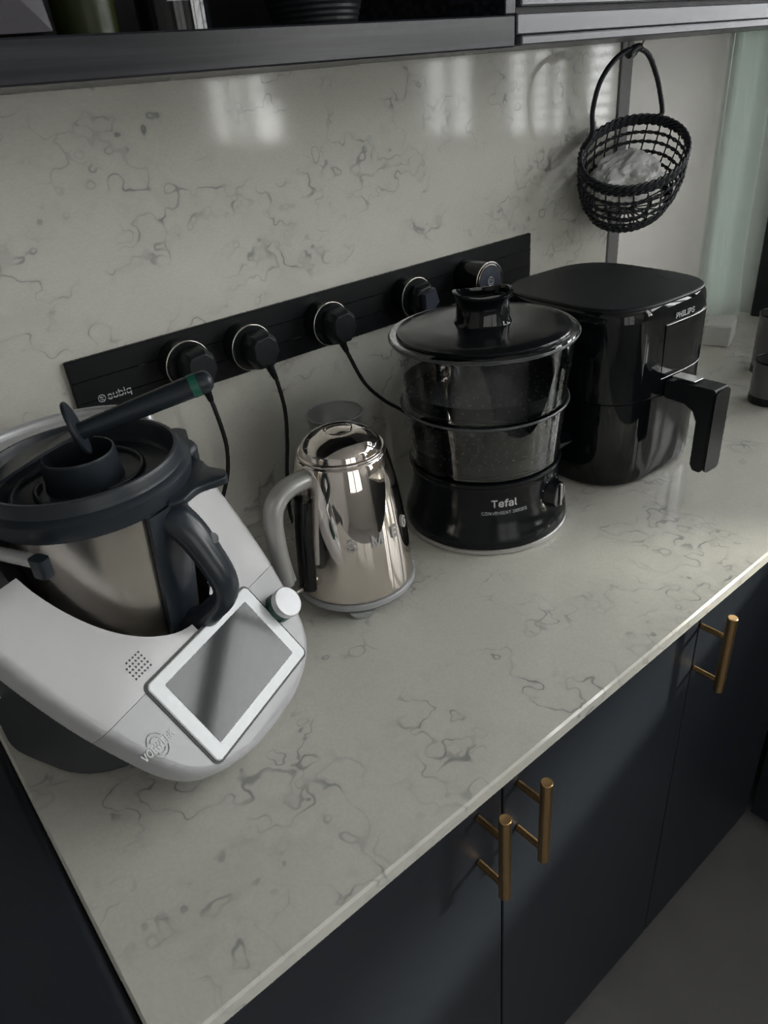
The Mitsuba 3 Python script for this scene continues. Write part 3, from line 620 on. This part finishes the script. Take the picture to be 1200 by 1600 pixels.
def arcpts(x0, x1, grow, e=3.4, n=28):   # points of the body outline at the front, between two x
    x = np.linspace(x0, x1, n); w, d = W_/2*.997+grow, D_/2*.997+grow
    return np.c_[x, -d*(1-np.abs(x/w)**e)**(1/e)]
a_, b_ = arcpts(-.030, .112, .0010), arcpts(-.030, .112, -.0012)[::-1]
k = add(f'{t}__control_panel', fl([z3(np.vstack([a_, b_]), z) for z in (.176, .262)]), blk_gloss, 30, label='glossy control panel')
for z in (.1765, .2615): add(f'{k}__edge_line', mv(tube(z3(arcpts(-.030, .112, .0010), z), .0007, 6), FX, FY, 0, FA), satin, True)
add(f'{k}__button', mv(xf(ring(.0030, .0006, 0, 24, 6), frame((.090, -D_/2+.0068, .247), (1, 0, 0), (0, 0, 1), (0, -1, 0))), FX, FY, 0, FA), print_m, True)
add(f'{t}__brand_lettering', xf(text('PHILIPS', .0085, .0006, True), FR @ frame((.014, ff-.0002, .2675), (1, 0, 0), (0, 0, 1), (0, -1, 0))), print_m, False, label='pale printed name')
# handle
hw = .019
top_pts = rrect(.038, .040, .004)
side = Polygon([(0, .172), (.062, .176), (.083, .176), (.086, .172), (.084, .045), (.078, .036), (.066, .036), (.060, .045), (.060, .118), (.052, .134), (.036, .142), (0, .143)]).buffer(-.003).buffer(.003, 5)
hm = extrude(side, 2*hw-.004)   # profile (outwards, z) extruded laterally
hk = add(f'{t}__handle', xf(hm, FR @ frame((hw-.002, ff-.0012, 0), (0, -1, 0), (0, 0, 1), (-1, 0, 0))), blk_mid, 30, label='matt black drawer handle')
add(f'{hk}__cap', front(rrect(2*hw, .136, .008)+np.array([0, .106]), ff-.0012-.0845, .0035), blk_soft, False)
add(f'{hk}__release_plate', xf(bbox(-.012, .012, -.046, -.006, .1772, .1788, .0008), FR @ frame((0, ff-.0012, 0), (1, 0, 0), (0, 1, 0), (0, 0, 1))), satin, False, label='shiny release plate')

# ------------------------------------------------------------------ basket
BO = np.array([1.296, -.108, .462])
tilt, lean = math.radians(25), math.radians(17)
Rx = np.array([math.cos(lean), 0, math.sin(lean)])
Nn = math.cos(tilt)*np.array([-math.sin(lean), 0, math.cos(lean)])+math.sin(tilt)*np.array([0, -1.0, 0])
BF = frame(BO, Rx, .68*np.cross(Nn, Rx), Nn-.34*Rx)       # x along the wall, y towards the wall (the basket is an oval), z along its axis
t = thing('basket', 'black open-weave cord basket with a hooped handle hanging below the cabinet', 'basket')
def brad(h):   # h depth below the rim
    return float(np.interp(h, [0, .018, .06, .10, .132, .140], [.120, .124, .124, .116, .098, .090]))
def twist(R, z, r=.0026, n=168, turns=26, lumpy=.0016):
    a = np.linspace(0, 2*PI, n); out = []
    for ph in (0, PI):
        p = np.c_[(R+lumpy*np.cos(turns*a+ph))*np.cos(a), (R+lumpy*np.cos(turns*a+ph))*np.sin(a), z+lumpy*np.sin(turns*a+ph)]
        out.append(tube(p, r, 7, cap=False))
    return tm(out)
for h in (0.0, .007, .014): add(f'{t}__rim_braid', xf(twist(brad(h)+.002*(h == 0), -h, .0040 if h == 0 else .0030, turns=24, lumpy=.0030), BF), basket_m, True)
for h in (.038, .061, .083, .104, .120): add(f'{t}__weave_band', xf(twist(brad(h), -h, .0021, turns=22, lumpy=.0023), BF), basket_m, True)
for h in (.131, .137): add(f'{t}__base_braid', xf(twist(brad(h), -h, .0034, turns=20, lumpy=.0028), BF), basket_m, True)
add(f'{t}__base_braid', xf(twist(.055, -.141, .0034, turns=16), BF), basket_m, True)
for i in range(24):
    a = 2*PI*i/24
    p = smoothprof([(brad(h)*math.cos(a+.1*h/.1), brad(h)*math.sin(a+.1*h/.1), -h) for h in (.004, .04, .08, .115, .136)]+[(.03*math.cos(a), .03*math.sin(a), -.143), (0, 0, -.144)], 4)
    add(f'{t}__stake', xf(tube(p, .0019, 6), BF), basket_m, True)
rim = lambda a: (BF @ np.array([.121*math.cos(a), .121*math.sin(a), .003, 1]))[:3]
hl, hr = rim(math.radians(122)), rim(math.radians(20))
top = np.array([1.303, -.085, .622])
hpth = smoothprof([hl, (1.219, -.068, .50), (1.212, -.072, .535), (1.221, -.078, .578), (1.255, -.083, .610), top, (1.348, -.084, .611), (1.380, -.085, .575), (1.399, -.086, .539), (1.408, -.086, .515), hr], 8)
add(f'{t}__handle', tube(hpth, .0044, 10), basket_m, True)
add(f'{t}__handle_wrap', tm([tube(smoothprof([top-Rx*.018-[0, 0, .0035], top, top+Rx*.016-[0, 0, .0035]], 5), .0066, 12)]), basket_m, True)
# hook
t = thing('wire_hook', 'small grey wire hook under the cabinet holding the basket', 'hook')
add(f'{t}__wire', tube(smoothprof([(1.330, -.085, .6325), (1.322, -.085, .624), (1.310, -.085, .614), (1.302, -.085, .610), (1.294, -.085, .614), (1.288, -.085, .624), (1.286, -.085, .6325)], 6), .0017, 8), alu, True)
# crumpled plastic bag inside
t = thing('plastic_bag', 'crumpled white plastic bag inside the hanging basket', 'bag')
ic = trimesh.creation.icosphere(5, 1.0); v = ic.vertices.copy()
d_ = 1+.34*(meshkit.fbm(v*2.3+4, 4, 3)-.5)*2+.10*np.abs(meshkit.noise(v*6, 5)-.5)
v = v*d_[:, None]*np.array([.080, .080, .040]); v[:, 2] = np.where(v[:, 2] < 0, v[:, 2]*1.0, v[:, 2]*.8)
ic = trimesh.Trimesh(v, ic.faces, process=False)
add(f'{t}__film', xf(ic, BF @ frame((-.006, .004, -.060), (1, 0, 0), (0, 1, 0), (0, 0, 1))), bag_m, 25)

# ------------------------------------------------------------------ things on the side worktop
t = thing('card_box', 'small white box on the worktop behind the air fryer', 'box')
add(f'{t}__body', mv(bbox(-.045, .045, -.03, .03, .0005, .050, .003), 1.700, -.118, 0, .35), box_m, False)
def canister(x, y, r, h, label):
    t = thing('canister', label, 'canister')
    add(f'{t}__body', mv(lathe([(0, .016), (r, .016), (r*1.01, h*.5), (r, h), (r-.003, h+.001), (r-.003, h-.02), (0, h-.02)]), x, y), canister_m, 35)
    add(f'{t}__foot', mv(lathe([(0, .0005), (r*.99, .0005), (r*1.02, .003), (r*1.02, .0155), (0, .0155)]), x, y), blk, 35)
    add(f'{t}__rim', mv(ring(r-.001, .0022, h, 48, 8), x, y), blk_soft, True)
canister(1.585, -.300, .040, .125, 'dark grey canister at the right edge, farther of two')
canister(1.428, -.372, .036, .085, 'dark grey canister at the right edge, nearer of two')
